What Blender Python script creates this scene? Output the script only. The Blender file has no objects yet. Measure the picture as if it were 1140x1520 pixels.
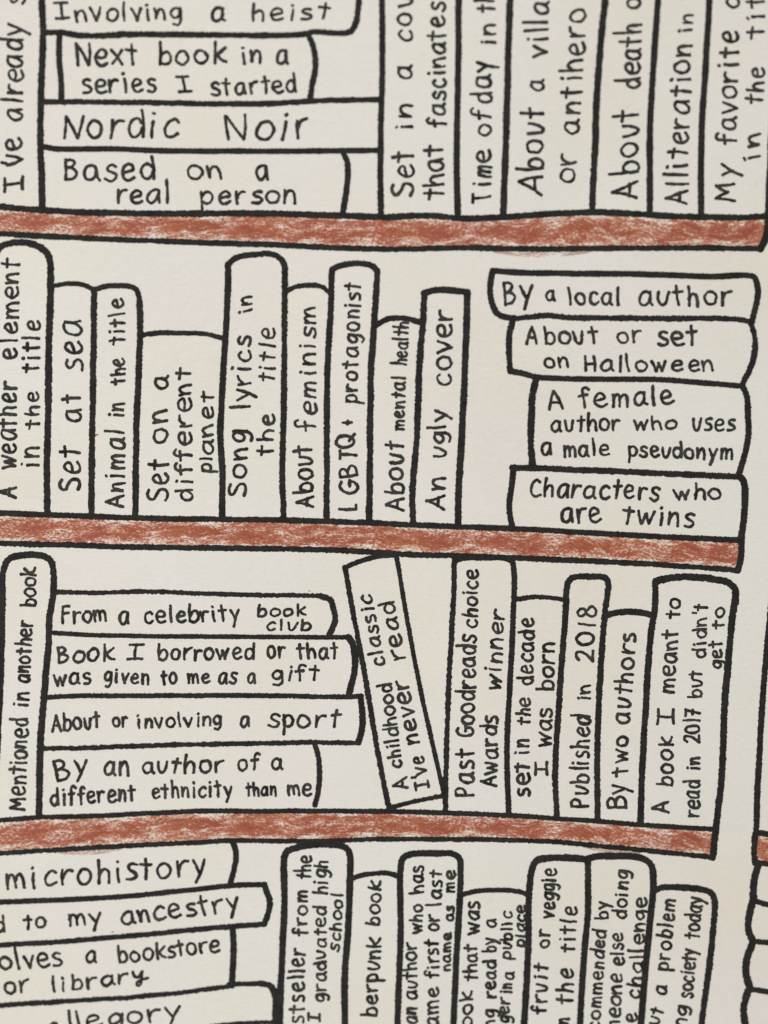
import bpy, bmesh, math, random
from mathutils import Vector, Matrix, noise

S = bpy.context.scene
COL = S.collection
R = math.radians

# ------------------------------------------------------------------ camera
TILT = R(8.0)          # the lower end of the page lies a little farther away
DIST = 0.170
LENS = 40.0
cam_d = bpy.data.cameras.new("camera")
cam = bpy.data.objects.new("camera", cam_d)
COL.objects.link(cam)
cam_d.sensor_fit = 'VERTICAL'
cam_d.sensor_height = 36.0
cam_d.lens = LENS
cam_d.clip_start = 0.005
cam_d.clip_end = 20.0
cam.location = (0.0, DIST * math.sin(TILT), DIST * math.cos(TILT))
cam.rotation_euler = (-TILT, 0.0, 0.0)
cam_d.dof.use_dof = True
cam_d.dof.focus_distance = 0.1715
cam_d.dof.aperture_fstop = 7.5
S.camera = cam
S.render.resolution_x, S.render.resolution_y = 768, 1024

# ------------------------------------------------------------------ world and lamps (indoors)
W = bpy.data.worlds.new("World")
S.world = W
W.use_nodes = True
bg = W.node_tree.nodes["Background"]
bg.inputs[0].default_value = (1.0, 0.98, 0.945, 1)
bg.inputs[1].default_value = 0.50

def area(name, loc, target, size, power, col):
    d = bpy.data.lights.new(name, 'AREA')
    d.shape = 'RECTANGLE'; d.size = size[0]; d.size_y = size[1]
    d.energy = power; d.color = col
    o = bpy.data.objects.new(name, d)
    o.location = loc
    o.rotation_euler = (Vector(target) - Vector(loc)).to_track_quat('-Z', 'Y').to_euler()
    COL.objects.link(o)
    return o
area("window_light", (-0.50, 0.02, 0.50), (0, 0.0, 0), (0.55, 0.7), 2.8, (1.0, 0.99, 0.965))
area("ceiling_light", (0.35, 0.75, 1.1), (0, 0, 0), (0.35, 0.35), 2.4, (1.0, 0.95, 0.88))

S.view_settings.view_transform = 'Standard'
S.view_settings.look = 'None'
S.view_settings.exposure = 0.0
S.view_settings.gamma = 1.0

# ------------------------------------------------------------------ the page as a surface
def page_z(x, y):
    z = 0.0011 * math.sin(x * 26.0 + 0.6) + 0.0005 * math.sin(y * 31.0 + x * 14.0 + 1.0)
    z += 0.00055 * noise.noise(Vector((x * 34.0, y * 30.0, 3.1)))
    z += 0.00009 * noise.noise(Vector((x * 90.0, y * 80.0, 7.7)))
    return z

_ct, _st = math.cos(TILT), math.sin(TILT)
_C = cam.location.copy()
def page_point(px, py, lift=0.0):
    """drawing coordinates (1140 x 1520 units over the page) -> a point on the curved page"""
    u = (px - 570.0) / 760.0 * (18.0 / LENS)
    v = (760.0 - py) / 760.0 * (18.0 / LENS)
    d = Vector((u, v * _ct - _st, -v * _st - _ct))
    t = -_C.z / d.z
    for _ in range(3):
        q = _C + d * t
        t = (page_z(q.x, q.y) - _C.z) / d.z
    q = _C + d * t
    return Vector((q.x, q.y, page_z(q.x, q.y) + lift))

UNIT = 0.0001          # about 0.1 mm per drawing unit
Z_FACE, Z_WAX, Z_INK = 6e-6, 8e-6, 12e-6

# ------------------------------------------------------------------ materials
def new_mat(name):
    m = bpy.data.materials.new(name); m.use_nodes = True
    nt = m.node_tree
    return m, nt, nt.nodes, nt.links, nt.nodes["Principled BSDF"]

def noise_node(nt, scale, detail, rough, vec, dist=0.0):
    n = nt.nodes.new('ShaderNodeTexNoise')
    n.inputs['Scale'].default_value = scale
    n.inputs['Detail'].default_value = detail
    n.inputs['Roughness'].default_value = rough
    n.inputs['Distortion'].default_value = dist
    nt.links.new(vec, n.inputs['Vector'])
    return n

def mapping(nt, vec, scale=(1, 1, 1), rot=(0, 0, 0), loc=(0, 0, 0)):
    m = nt.nodes.new('ShaderNodeMapping')
    m.inputs['Scale'].default_value = scale
    m.inputs['Rotation'].default_value = rot
    m.inputs['Location'].default_value = loc
    nt.links.new(vec, m.inputs['Vector'])
    return m.outputs[0]

def ramp(nt, fac, stops, interp='LINEAR'):
    r = nt.nodes.new('ShaderNodeValToRGB')
    r.color_ramp.interpolation = interp
    el = r.color_ramp.elements
    while len(el) < len(stops): el.new(0.5)
    for e, (p, c) in zip(el, stops):
        e.position = p; e.color = (*c, 1) if len(c) == 3 else c
    nt.links.new(fac, r.inputs[0])
    return r.outputs[0]

def mix(nt, fac, a, b, mode='MIX'):
    m = nt.nodes.new('ShaderNodeMix'); m.data_type = 'RGBA'; m.blend_type = mode
    for sock, v in ((m.inputs[0], fac), (m.inputs[6], a), (m.inputs[7], b)):
        if hasattr(v, 'is_output') or isinstance(v, bpy.types.NodeSocket): nt.links.new(v, sock)
        elif isinstance(v, tuple): sock.default_value = (*v, 1)
        else: sock.default_value = v
    return m.outputs[2]

def mathn(nt, op, a, b=None, c=None, clamp=False):
    m = nt.nodes.new('ShaderNodeMath'); m.operation = op; m.use_clamp = clamp
    for i, v in enumerate((a, b, c)):
        if v is None: continue
        if isinstance(v, bpy.types.NodeSocket): nt.links.new(v, m.inputs[i])
        else: m.inputs[i].default_value = v
    return m.outputs[0]

def paper_color(nt, pos):
    fibre = noise_node(nt, 1.0, 4, .6, mapping(nt, pos, (900, 3800, 900), (0, 0, .05)))
    c = ramp(nt, fibre.outputs[0], [(.25, (.762, .741, .695)), (.5, (.797, .778, .740)), (.78, (.826, .811, .777))])
    tint = noise_node(nt, 42.0, 2, .5, pos)
    c = mix(nt, ramp(nt, tint.outputs[0], [(.35, (0, 0, 0)), (.68, (1, 1, 1))]), c, (.985, .985, .93), 'MULTIPLY')
    tint2 = noise_node(nt, 26.0, 2, .5, mapping(nt, pos, loc=(3, 7, 1)))
    c2 = mix(nt, ramp(nt, tint2.outputs[0], [(.4, (0, 0, 0)), (.7, (1, 1, 1))]), c, (1.0, .965, .965), 'MULTIPLY')
    fleck = noise_node(nt, 5200.0, 1, .4, pos)
    return mix(nt, ramp(nt, fleck.outputs[0], [(.28, (.35, .35, .35)), (.40, (0, 0, 0))]), c2, (.60, .55, .47))

def paper_bump(nt, pos, strength=.35):
    n = noise_node(nt, 2600.0, 4, .65, pos)
    n2 = noise_node(nt, 700.0, 3, .6, mapping(nt, pos, (1, 1.7, 1)))
    h = mathn(nt, 'ADD', n.outputs[0], n2.outputs[0])
    b = nt.nodes.new('ShaderNodeBump')
    b.inputs['Strength'].default_value = strength
    b.inputs['Distance'].default_value = 0.00004
    nt.links.new(h, b.inputs['Height'])
    return b.outputs[0]

def geo_pos(nt):
    return nt.nodes.new('ShaderNodeNewGeometry').outputs['Position']

m_paper, nt, nd, lk, bs = new_mat("drawing_paper")
pos = geo_pos(nt)
lk.new(paper_color(nt, pos), bs.inputs['Base Color'])
lk.new(paper_bump(nt, pos), bs.inputs['Normal'])
bs.inputs['Roughness'].default_value = .85
bs.inputs['Specular IOR Level'].default_value = .2

def ink_material(name, dark, light, patch):
    m, nt, nd, lk, bs = new_mat(name)
    pos = geo_pos(nt)
    a = noise_node(nt, 520.0, 3, .6, pos)
    c = ramp(nt, a.outputs[0], [(.34, dark), (.70, light)])
    g = noise_node(nt, 3400.0, 2, .6, pos)
    c = mix(nt, ramp(nt, g.outputs[0], [(.58, (0, 0, 0)), (.82, (patch,) * 3)]), c, (.16, .15, .135))
    lk.new(c, bs.inputs['Base Color'])
    lk.new(paper_bump(nt, pos, .3), bs.inputs['Normal'])
    bs.inputs['Roughness'].default_value = .7
    bs.inputs['Specular IOR Level'].default_value = .14
    return m
m_marker = ink_material("black_marker_ink", (.014, .0135, .013), (.027, .026, .024), .3)
m_pen = ink_material("black_pen_ink", (.011, .011, .010), (.055, .054, .049), .7)

def wax_material(name, cover, alpha=False):
    m, nt, nd, lk, bs = new_mat(name)
    pos = geo_pos(nt)
    uv = nt.nodes.new('ShaderNodeUVMap').outputs[0]         # u, v in drawing units along / across
    sep = nt.nodes.new('ShaderNodeSeparateXYZ'); lk.new(uv, sep.inputs[0])
    # direction of the crayon strokes wanders a little
    wob = noise_node(nt, .010, 2, .5, uv)
    wv = mathn(nt, 'MULTIPLY_ADD', wob.outputs[0], 46.0, sep.outputs[1])
    cmb = nt.nodes.new('ShaderNodeCombineXYZ'); lk.new(sep.outputs[0], cmb.inputs[0]); lk.new(wv, cmb.inputs[1])
    broad = noise_node(nt, 1.0, 3, .55, mapping(nt, cmb.outputs[0], (.022, .085, 1), (0, 0, R(-6))), .4)
    fine = noise_node(nt, 1.0, 4, .62, mapping(nt, cmb.outputs[0], (.060, .24, 1), (0, 0, R(-12))), .5)
    grain = noise_node(nt, 1.0, 3, .65, mapping(nt, cmb.outputs[0], (.24, .50, 1), (0, 0, R(-7))), .3)
    # v runs 0..1 across (stored in the z slot as a second map)
    uv2 = nt.nodes.new('ShaderNodeUVMap'); uv2.uv_map = 'across'
    s2 = nt.nodes.new('ShaderNodeSeparateXYZ'); lk.new(uv2.outputs[0], s2.inputs[0])
    edge = mathn(nt, 'MULTIPLY', mathn(nt, 'MULTIPLY', s2.outputs[1], mathn(nt, 'SUBTRACT', 1.0, s2.outputs[1])), 4.0)
    edge = mathn(nt, 'POWER', mathn(nt, 'MAXIMUM', edge, 0.0), .55)
    h = mathn(nt, 'ADD', mathn(nt, 'MULTIPLY', broad.outputs[0], .95), mathn(nt, 'MULTIPLY', fine.outputs[0], .85))
    h = mathn(nt, 'ADD', h, mathn(nt, 'MULTIPLY', grain.outputs[0], 1.25))
    h = mathn(nt, 'ADD', h, mathn(nt, 'MULTIPLY', edge, .46))
    h = mathn(nt, 'ADD', h, cover)
    base = paper_color(nt, pos)
    hue = noise_node(nt, .02, 2, .5, uv)
    deep = mix(nt, ramp(nt, hue.outputs[0], [(.35, (0, 0, 0)), (.65, (1, 1, 1))]), (.375, .102, .058), (.445, .145, .068))
    f_thin = ramp(nt, h, [(.0, (0, 0, 0)), (1.0, (1, 1, 1))])
    rr = nt.nodes.new('ShaderNodeMapRange'); lk.new(h, rr.inputs[0])
    rr.inputs[1].default_value = 1.30; rr.inputs[2].default_value = 1.45; rr.interpolation_type = 'SMOOTHSTEP'
    r2 = nt.nodes.new('ShaderNodeMapRange'); lk.new(h, r2.inputs[0])
    r2.inputs[1].default_value = 1.43; r2.inputs[2].default_value = 1.62; r2.interpolation_type = 'SMOOTHSTEP'
    thin = mix(nt, mathn(nt, 'MULTIPLY', rr.outputs[0], .72), base, (.60, .27, .165))
    c = mix(nt, r2.outputs[0], thin, deep)
    r3 = nt.nodes.new('ShaderNodeMapRange'); lk.new(h, r3.inputs[0])      # where the crayon went over twice
    r3.inputs[1].default_value = 1.62; r3.inputs[2].default_value = 1.86; r3.interpolation_type = 'SMOOTHSTEP'
    c = mix(nt, mathn(nt, 'MULTIPLY', r3.outputs[0], .9), c, (.30, .070, .040))
    lk.new(c, bs.inputs['Base Color'])
    b = nt.nodes.new('ShaderNodeBump'); b.inputs['Strength'].default_value = .45; b.inputs['Distance'].default_value = .00004
    lk.new(h, b.inputs['Height']); lk.new(b.outputs[0], bs.inputs['Normal'])
    bs.inputs['Roughness'].default_value = .6
    bs.inputs['Specular IOR Level'].default_value = .3
    if alpha: lk.new(mathn(nt, 'MULTIPLY', rr.outputs[0], .42), bs.inputs['Alpha'])
    return m
m_wax = wax_material("red_brown_crayon", -.33)
m_smudge = wax_material("red_brown_crayon_smudge", -.44, True)

# ------------------------------------------------------------------ helpers
def link_mesh(name, verts, faces, mat, parent=None, smooth=True):
    me = bpy.data.meshes.new(name)
    me.from_pydata(verts, [], faces)
    me.materials.append(mat)
    if smooth: me.polygons.foreach_set('use_smooth', [True] * len(me.polygons))
    me.update()
    o = bpy.data.objects.new(name, me)
    COL.objects.link(o)
    if parent: o.parent = parent
    return o

def catmull(pts, step):
    if len(pts) < 2: return pts
    P = [Vector(p[:2]) for p in pts]
    P = [P[0] * 2 - P[1]] + P + [P[-1] * 2 - P[-2]]
    out = []
    for i in range(1, len(P) - 2):
        p0, p1, p2, p3 = P[i-1:i+3]
        t0 = 0; t1 = max((p1-p0).length, 1e-4) ** .5; t2 = t1 + max((p2-p1).length, 1e-4) ** .5
        t3 = t2 + max((p3-p2).length, 1e-4) ** .5
        n = max(2, int((p2-p1).length / step) + 1)
        for k in range(n):
            t = t1 + (t2 - t1) * k / n
            a1 = p0*((t1-t)/(t1-t0)) + p1*((t-t0)/(t1-t0))
            a2 = p1*((t2-t)/(t2-t1)) + p2*((t-t1)/(t2-t1))
            a3 = p2*((t3-t)/(t3-t2)) + p3*((t-t2)/(t3-t2))
            b1 = a1*((t2-t)/(t2-t0)) + a2*((t-t0)/(t2-t0))
            b2 = a2*((t3-t)/(t3-t1)) + a3*((t-t1)/(t3-t1))
            out.append(b1*((t2-t)/(t2-t1)) + b2*((t-t1)/(t2-t1)))
    out.append(P[-2])
    return out

def resample(pl, step):
    out = [pl[0].copy()]; acc = 0.0
    for a, b in zip(pl, pl[1:]):
        L = (b - a).length
        if L < 1e-6: continue
        d = step - acc
        while d <= L:
            out.append(a + (b - a) * (d / L)); d += step
        acc = L - (d - step)
    if (out[-1] - pl[-1]).length > step * .3: out.append(pl[-1].copy())
    return out

_stroke_no = [0]
def ribbon(V, F, path, width, rough, step, wander=0.0, vary=.12):
    """sweeps a mound of ink along a path (drawing units), ragged at both edges, round at both ends"""
    _stroke_no[0] += 1
    sd = _stroke_no[0] * 7.31
    pl = resample(path, step)
    if len(pl) < 2:
        pl = [path[0], path[0] + Vector((.6, .3))]
    r = width / 2
    d0 = (pl[0] - pl[1]).normalized(); d1 = (pl[-1] - pl[-2]).normalized()
    k = max(3, int(r / step) + 1)
    head = [pl[0] + d0 * (r * (1 - (i / k))) for i in range(k)]
    tail = [pl[-1] + d1 * (r * ((i + 1) / k)) for i in range(k)]
    pts = head + pl + tail
    n = len(pts)
    base = len(V)
    eps = (_stroke_no[0] % 37) * 1.2e-7
    s = 0.0
    for i, p in enumerate(pts):
        if i: s += (p - pts[i-1]).length
        a = pts[max(0, i-1)]; b = pts[min(n-1, i+1)]
        t = (b - a)
        t = t.normalized() if t.length > 1e-9 else Vector((1, 0))
        nn = Vector((-t.y, t.x))
        e = 1.0
        if i < k: e = math.sqrt(max(0.0, 1 - (1 - i / k) ** 2))
        if i >= n - k: e = math.sqrt(max(0.0, 1 - ((i - (n - k) + 1) / k) ** 2))
        c = noise.noise(Vector((s * .021, sd, 4.4))) * wander
        q = p + nn * c
        slow = 1 + vary * noise.noise(Vector((s * .035 if vary < .2 else s * .12, sd, 1.1)))
        def side(z):
            return (rough * noise.noise(Vector((s * .33, sd, z))) + rough * .8 * noise.noise(Vector((s * .62, sd, z + 5)))
                    + rough * .35 * noise.noise(Vector((s * .09, sd, z + 9))))
        hl = max(.12, r * slow * e + side(2.0) * min(1, e * 1.2)); hr = max(.12, r * slow * e + side(21.0) * min(1, e * 1.2))
        V.append(page_point(*(q + nn * hl), Z_INK + eps))
        V.append(page_point(*q, Z_INK + 12e-6 + eps))
        V.append(page_point(*(q - nn * hr), Z_INK + eps))
    for i in range(n - 1):
        a = base + i * 3; b = a + 3
        F.append((a, b, b + 1, a + 1)); F.append((a + 1, b + 1, b + 2, a + 2))

def extend(pts):
    """an end that leaves the pictured part of the page runs on a little"""
    pts = [tuple(p) for p in pts]
    def out(p): return p[0] < -1 or p[0] > 1141 or p[1] < -1 or p[1] > 1521
    if len(pts) > 1:
        for rev in (False, True):
            q = pts[::-1] if rev else pts
            if out(q[-1]):
                d = Vector(q[-1]) - Vector(q[-2]); d.normalize()
                e = Vector(q[-1]) + d * 45
                q = q + [(e.x, e.y)]
            pts = q[::-1] if rev else q
    return pts

def marker(name, strokes, parent):
    for w, pts in strokes:
        V, F = [], []
        ribbon(V, F, catmull(extend(pts), 2.0), w * 1.10, 1.05, 1.0, .7)
        link_mesh(name, V, F, m_marker, parent)

def patch(name, poly, mat, parent, lift, cell=24.0, across=None):
    """a sheet that fills an outline and follows the curve of the page"""
    bm = bmesh.new()
    vs = [bm.verts.new((x, y, 0)) for x, y in poly]
    bm.faces.new(vs)
    xs = [p[0] for p in poly]; ys = [p[1] for p in poly]
    for ax, lo, hi in ((0, min(xs), max(xs)), (1, min(ys), max(ys))):
        k = math.ceil(lo / cell) * cell
        while k < hi:
            co = (k, 0, 0) if ax == 0 else (0, k, 0)
            no = (1, 0, 0) if ax == 0 else (0, 1, 0)
            bmesh.ops.bisect_plane(bm, geom=bm.verts[:] + bm.edges[:] + bm.faces[:], dist=1e-4, plane_co=co, plane_no=no)
            k += cell
    bmesh.ops.triangulate(bm, faces=bm.faces[:])
    if across:
        uvl = bm.loops.layers.uv.new('UVMap'); uv2 = bm.loops.layers.uv.new('across')
        for f in bm.faces:
            for l in f.loops:
                x, y = l.vert.co.x, l.vert.co.y
                t, b = across(x)
                l[uvl].uv = (x, y - t); l[uv2].uv = (x / 1000.0, (y - t) / (b - t))
    for v in bm.verts:
        v.co = page_point(v.co.x, v.co.y, lift)
    bmesh.ops.recalc_face_normals(bm, faces=bm.faces[:])
    me = bpy.data.meshes.new(name)
    bm.to_mesh(me); bm.free()
    if len(me.polygons) and sum(p.normal.z for p in me.polygons) < 0: me.flip_normals()
    me.polygons.foreach_set('use_smooth', [True] * len(me.polygons))
    me.materials.append(mat)
    o = bpy.data.objects.new(name, me); COL.objects.link(o)
    if parent: o.parent = parent
    return o

# ------------------------------------------------------------------ the paper
def build_paper():
    nx, ny = 150, 190
    x0, x1, y0, y1 = -.17, .17, -.21, .20
    V, F = [], []
    for j in range(ny + 1):
        for i in range(nx + 1):
            x = x0 + (x1 - x0) * i / nx; y = y0 + (y1 - y0) * j / ny
            V.append((x, y, page_z(x, y)))
    n = len(V)
    for j in range(ny):
        for i in range(nx):
            a = j * (nx + 1) + i
            F.append((a, a + 1, a + nx + 2, a + nx + 1))
    # underside and edges: a sheet a quarter of a millimetre thick
    V += [(x, y, z - .00025) for x, y, z in V[:n]]
    for j in range(ny):
        for i in range(nx):
            a = n + j * (nx + 1) + i
            F.append((a, a + nx + 1, a + nx + 2, a + 1))
    for i in range(nx):
        a, b = i, i + 1; F.append((a, a + n, b + n, b))
        a, b = ny * (nx + 1) + i, ny * (nx + 1) + i + 1; F.append((a, b, b + n, a + n))
    for j in range(ny):
        a, b = j * (nx + 1), (j + 1) * (nx + 1); F.append((a, b, b + n, a + n))
        a, b = a + nx, b + nx; F.append((a, a + n, b + n, b))
    o = link_mesh("paper_sheet", V, F, m_paper)
    o['kind'] = 'structure'
build_paper()

# ------------------------------------------------------------------ the hand lettering (one-line strokes, x-height 1, y up)
def oval(w, h, y0=0.0, a0=80, turns=375, n=14):
    return [(w/2 + w/2*math.cos(R(a0 + turns*i/n)), y0 + h/2 + h/2*math.sin(R(a0 + turns*i/n))) for i in range(n + 1)]
S_, L_ = 's', 'l'
G = {
 'a': (.80, [(S_, [(.70,.84),(.5,1.0),(.22,.88),(.04,.48),(.14,.08),(.36,.0),(.58,.2),(.69,.55)]), (S_, [(.70,.97),(.69,.5),(.72,.12),(.84,.0)])]),
 'b': (.70, [(L_, [(.05,1.62),(.06,.02)]), (S_, [(.06,.5),(.25,.92),(.5,.94),(.69,.55),(.6,.12),(.34,-.02),(.07,.1)])]),
 'c': (.68, [(S_, [(.66,.84),(.48,1.0),(.22,.86),(.05,.46),(.17,.08),(.42,-.01),(.68,.16)])]),
 'd': (.74, [(S_, [(.66,.72),(.46,.95),(.2,.85),(.04,.45),(.15,.06),(.36,-.01),(.58,.18),(.68,.48)]), (L_, [(.70,1.62),(.72,.0)])]),
 'e': (.72, [(S_, [(.08,.46),(.4,.55),(.64,.66),(.6,.9),(.38,1.02),(.14,.84),(.04,.44),(.17,.08),(.42,.0),(.72,.17)])]),
 'f': (.58, [(S_, [(.66,1.46),(.5,1.64),(.31,1.52),(.25,1.15),(.26,.5),(.24,-.02)]), (L_, [(.0,.88),(.54,.97)])]),
 'g': (.74, [(S_, [(.66,.82),(.46,1.0),(.2,.88),(.05,.52),(.18,.18),(.4,.15),(.6,.4),(.68,.72)]), (S_, [(.71,.97),(.72,.35),(.66,-.2),(.44,-.5),(.14,-.42)])]),
 'h': (.68, [(L_, [(.05,1.62),(.06,.0)]), (S_, [(.06,.42),(.22,.82),(.42,.95),(.6,.72),(.64,.3),(.65,.0)])]),
 'i': (.10, [(L_, [(.04,.92),(.06,.0)]), (L_, [(.03,1.38),(.07,1.33)])]),
 'k': (.68, [(L_, [(.05,1.5),(.06,.0)]), (L_, [(.66,1.12),(.08,.52)]), (S_, [(.2,.62),(.42,.22),(.74,.08)])]),
 'l': (.08, [(L_, [(.03,1.62),(.05,.0)])]),
 'm': (1.04, [(L_, [(.04,.96),(.05,.0)]), (S_, [(.06,.5),(.2,.88),(.36,.94),(.47,.66),(.49,.05)]), (S_, [(.49,.5),(.64,.88),(.82,.94),(.94,.66),(.98,.0)])]),
 'n': (.68, [(L_, [(.04,.96),(.06,.0)]), (S_, [(.07,.45),(.24,.86),(.45,.95),(.6,.68),(.65,.0)])]),
 'o': (.76, [(S_, oval(.76, 1.0))]),
 'p': (.70, [(L_, [(.06,.98),(.05,-.58)]), (S_, [(.07,.6),(.26,.95),(.5,.94),(.68,.6),(.6,.2),(.36,.06),(.08,.18)])]),
 'r': (.58, [(L_, [(.04,.97),(.06,.0)]), (S_, [(.07,.42),(.2,.78),(.38,.95),(.6,.92)])]),
 's': (.60, [(S_, [(.58,.9),(.38,1.02),(.14,.92),(.12,.68),(.34,.52),(.57,.34),(.54,.08),(.28,-.03),(.0,.12)])]),
 't': (.56, [(L_, [(.27,1.45),(.26,.0)]), (L_, [(.0,.96),(.58,1.0)])]),
 'u': (.68, [(S_, [(.03,1.0),(.06,.5),(.17,.1),(.34,.0),(.52,.22),(.62,.66),(.67,1.0)])]),
 'v': (.66, [(L_, [(.0,1.0),(.32,.0)]), (L_, [(.32,.0),(.66,1.0)])]),
 'w': (1.0, [(L_, [(.0,1.0),(.26,.0)]), (L_, [(.26,.0),(.5,.8)]), (L_, [(.5,.8),(.7,.0)]), (L_, [(.7,.0),(1.0,1.0)])]),
 'x': (.7, [(L_, [(.0,1.0),(.66,.0)]), (L_, [(.66,1.02),(.02,.0)])]),
 'y': (.68, [(L_, [(.0,.98),(.33,.14)]), (L_, [(.68,1.0),(.10,-.52)])]),
 '~': (.8, [(S_, [(.0,.98),(.12,.5),(.34,.42),(.58,.72),(.68,1.0)]), (S_, [(.66,.98),(.6,.3),(.44,-.42),(.28,-.55),(.2,-.3),(.5,.06),(1.1,.22)])]),
 'A': (.82, [(L_, [(.0,.0),(.38,1.45)]), (L_, [(.38,1.45),(.82,.0)]), (L_, [(.14,.5),(.68,.46)])]),
 'B': (.72, [(L_, [(.06,1.42),(.06,.0)]), (S_, [(.06,1.38),(.38,1.45),(.6,1.2),(.46,.88),(.12,.76)]), (S_, [(.12,.76),(.48,.74),(.72,.46),(.54,.1),(.06,.0)])]),
 'C': (.8, [(S_, [(.74,1.3),(.5,1.44),(.2,1.22),(.04,.7),(.14,.2),(.42,.0),(.8,.16)])]),
 'F': (.62, [(L_, [(.05,1.42),(.06,.0)]), (L_, [(.03,1.42),(.62,1.44)]), (L_, [(.06,.8),(.52,.84)])]),
 'G': (.86, [(S_, [(.72,1.3),(.46,1.44),(.16,1.2),(.04,.7),(.16,.18),(.46,.0),(.76,.2),(.82,.62)]), (L_, [(.46,.64),(.9,.66)])]),
 'H': (.72, [(L_, [(.05,1.42),(.05,.0)]), (L_, [(.68,1.42),(.7,.0)]), (L_, [(.05,.7),(.7,.74)])]),
 'I': (.62, [(L_, [(.31,1.42),(.31,.0)]), (L_, [(.0,1.42),(.62,1.40)]), (L_, [(.0,.0),(.62,.02)])]),
 'K': (.72, [(L_, [(.05,1.42),(.06,.0)]), (L_, [(.62,1.3),(.1,.6)]), (L_, [(.16,.68),(.74,.12)])]),
 'L': (.6, [(L_, [(.05,1.42),(.06,.02)]), (L_, [(.06,.02),(.6,.0)])]),
 'M': (1.02, [(L_, [(.0,.0),(.12,1.42)]), (L_, [(.12,1.42),(.5,.5)]), (L_, [(.5,.5),(.86,1.4)]), (L_, [(.86,1.4),(1.0,.0)])]),
 'N': (.86, [(L_, [(.06,.0),(.02,1.42)]), (L_, [(.02,1.42),(.72,.0)]), (L_, [(.72,.0),(.84,1.45)])]),
 'P': (.68, [(L_, [(.06,1.40),(.08,.0)]), (S_, [(.04,1.36),(.4,1.44),(.66,1.1),(.5,.74),(.08,.6)])]),
 'Q': (.95, [(S_, oval(.84, 1.36, .04)), (L_, [(.5,.4),(.96,-.04)])]),
 'S': (.74, [(S_, [(.72,1.28),(.46,1.46),(.14,1.3),(.12,.98),(.38,.76),(.68,.5),(.66,.14),(.36,-.02),(.0,.16)])]),
 'T': (.84, [(L_, [(.42,1.42),(.43,.0)]), (L_, [(.0,1.42),(.84,1.42)])]),
 '+': (.6, [(L_, [(.3,1.05),(.3,.3)]), (L_, [(.0,.68),(.6,.68)])]),
 '0': (.74, [(S_, oval(.74, 1.36))]),
 '1': (.1, [(L_, [(.04,1.42),(.05,.0)])]),
 '2': (.74, [(S_, [(.03,1.15),(.22,1.4),(.5,1.4),(.62,1.1),(.46,.62),(.02,.03)]), (L_, [(.02,.03),(.74,.06)])]),
 '7': (.66, [(L_, [(.0,1.36),(.62,1.38)]), (L_, [(.62,1.38),(.26,.0)]), (L_, [(.1,.66),(.62,.7)])]),
 '8': (.72, [(S_, [(.6,1.24),(.36,1.42),(.12,1.2),(.2,.9),(.5,.66),(.68,.34),(.5,.02),(.18,.04),(.06,.34),(.26,.68),(.54,.92),(.62,1.2)])]),
 "'": (.1, [(L_, [(.06,1.5),(.04,1.18)])]),
 ',': (.1, [(L_, [(.04,-.02),(.0,-.2)])]),
 '.': (.06, [(L_, [(.0,.0),(.04,.02)])]),
}
G2 = {
 'a': (.78, [(S_, [(.72,.97),(.5,1.03),(.2,.9),(.03,.5),(.1,.1),(.32,-.03),(.56,.22),(.7,.7),(.72,.97),(.7,.5),(.76,.02)])]),
 'n': (.66, [(S_, [(.02,.98),(.06,.5),(.05,.0),(.14,.55),(.32,.92),(.52,.9),(.6,.5),(.62,-.02)])]),
 'r': (.56, [(L_, [(.02,.94),(.08,.0)]), (S_, [(.14,.62),(.3,.92),(.62,1.02)])]),
 'e': (.74, [(S_, [(.1,.52),(.42,.5),(.7,.62),(.64,.92),(.4,1.03),(.16,.9),(.02,.5),(.12,.12),(.36,-.03),(.74,.1)])]),
 'o': (.74, [(S_, oval(.74, 1.0, 0, 120, 350))]),
 's': (.58, [(S_, [(.56,.95),(.3,1.0),(.1,.82),(.2,.6),(.46,.46),(.58,.22),(.4,.0),(.04,.02)])]),
 't': (.56, [(L_, [(.3,1.42),(.25,.0)]), (L_, [(-.04,1.02),(.56,.94)])]),
 'h': (.66, [(L_, [(.06,1.55),(.04,.0)]), (S_, [(.05,.55),(.3,.9),(.52,.8),(.6,.4),(.6,-.03)])]),
 'i': (.10, [(L_, [(.05,.95),(.04,.0)]), (L_, [(.0,1.30),(.05,1.36)])]),
}
BEAR = .33
ASC = 'bdfhkltABCFGHIKLMNPQST'
TZ = 2.85
OX = (0, 370, 740); OY = (0, 300, 600, 900, 1200)

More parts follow.
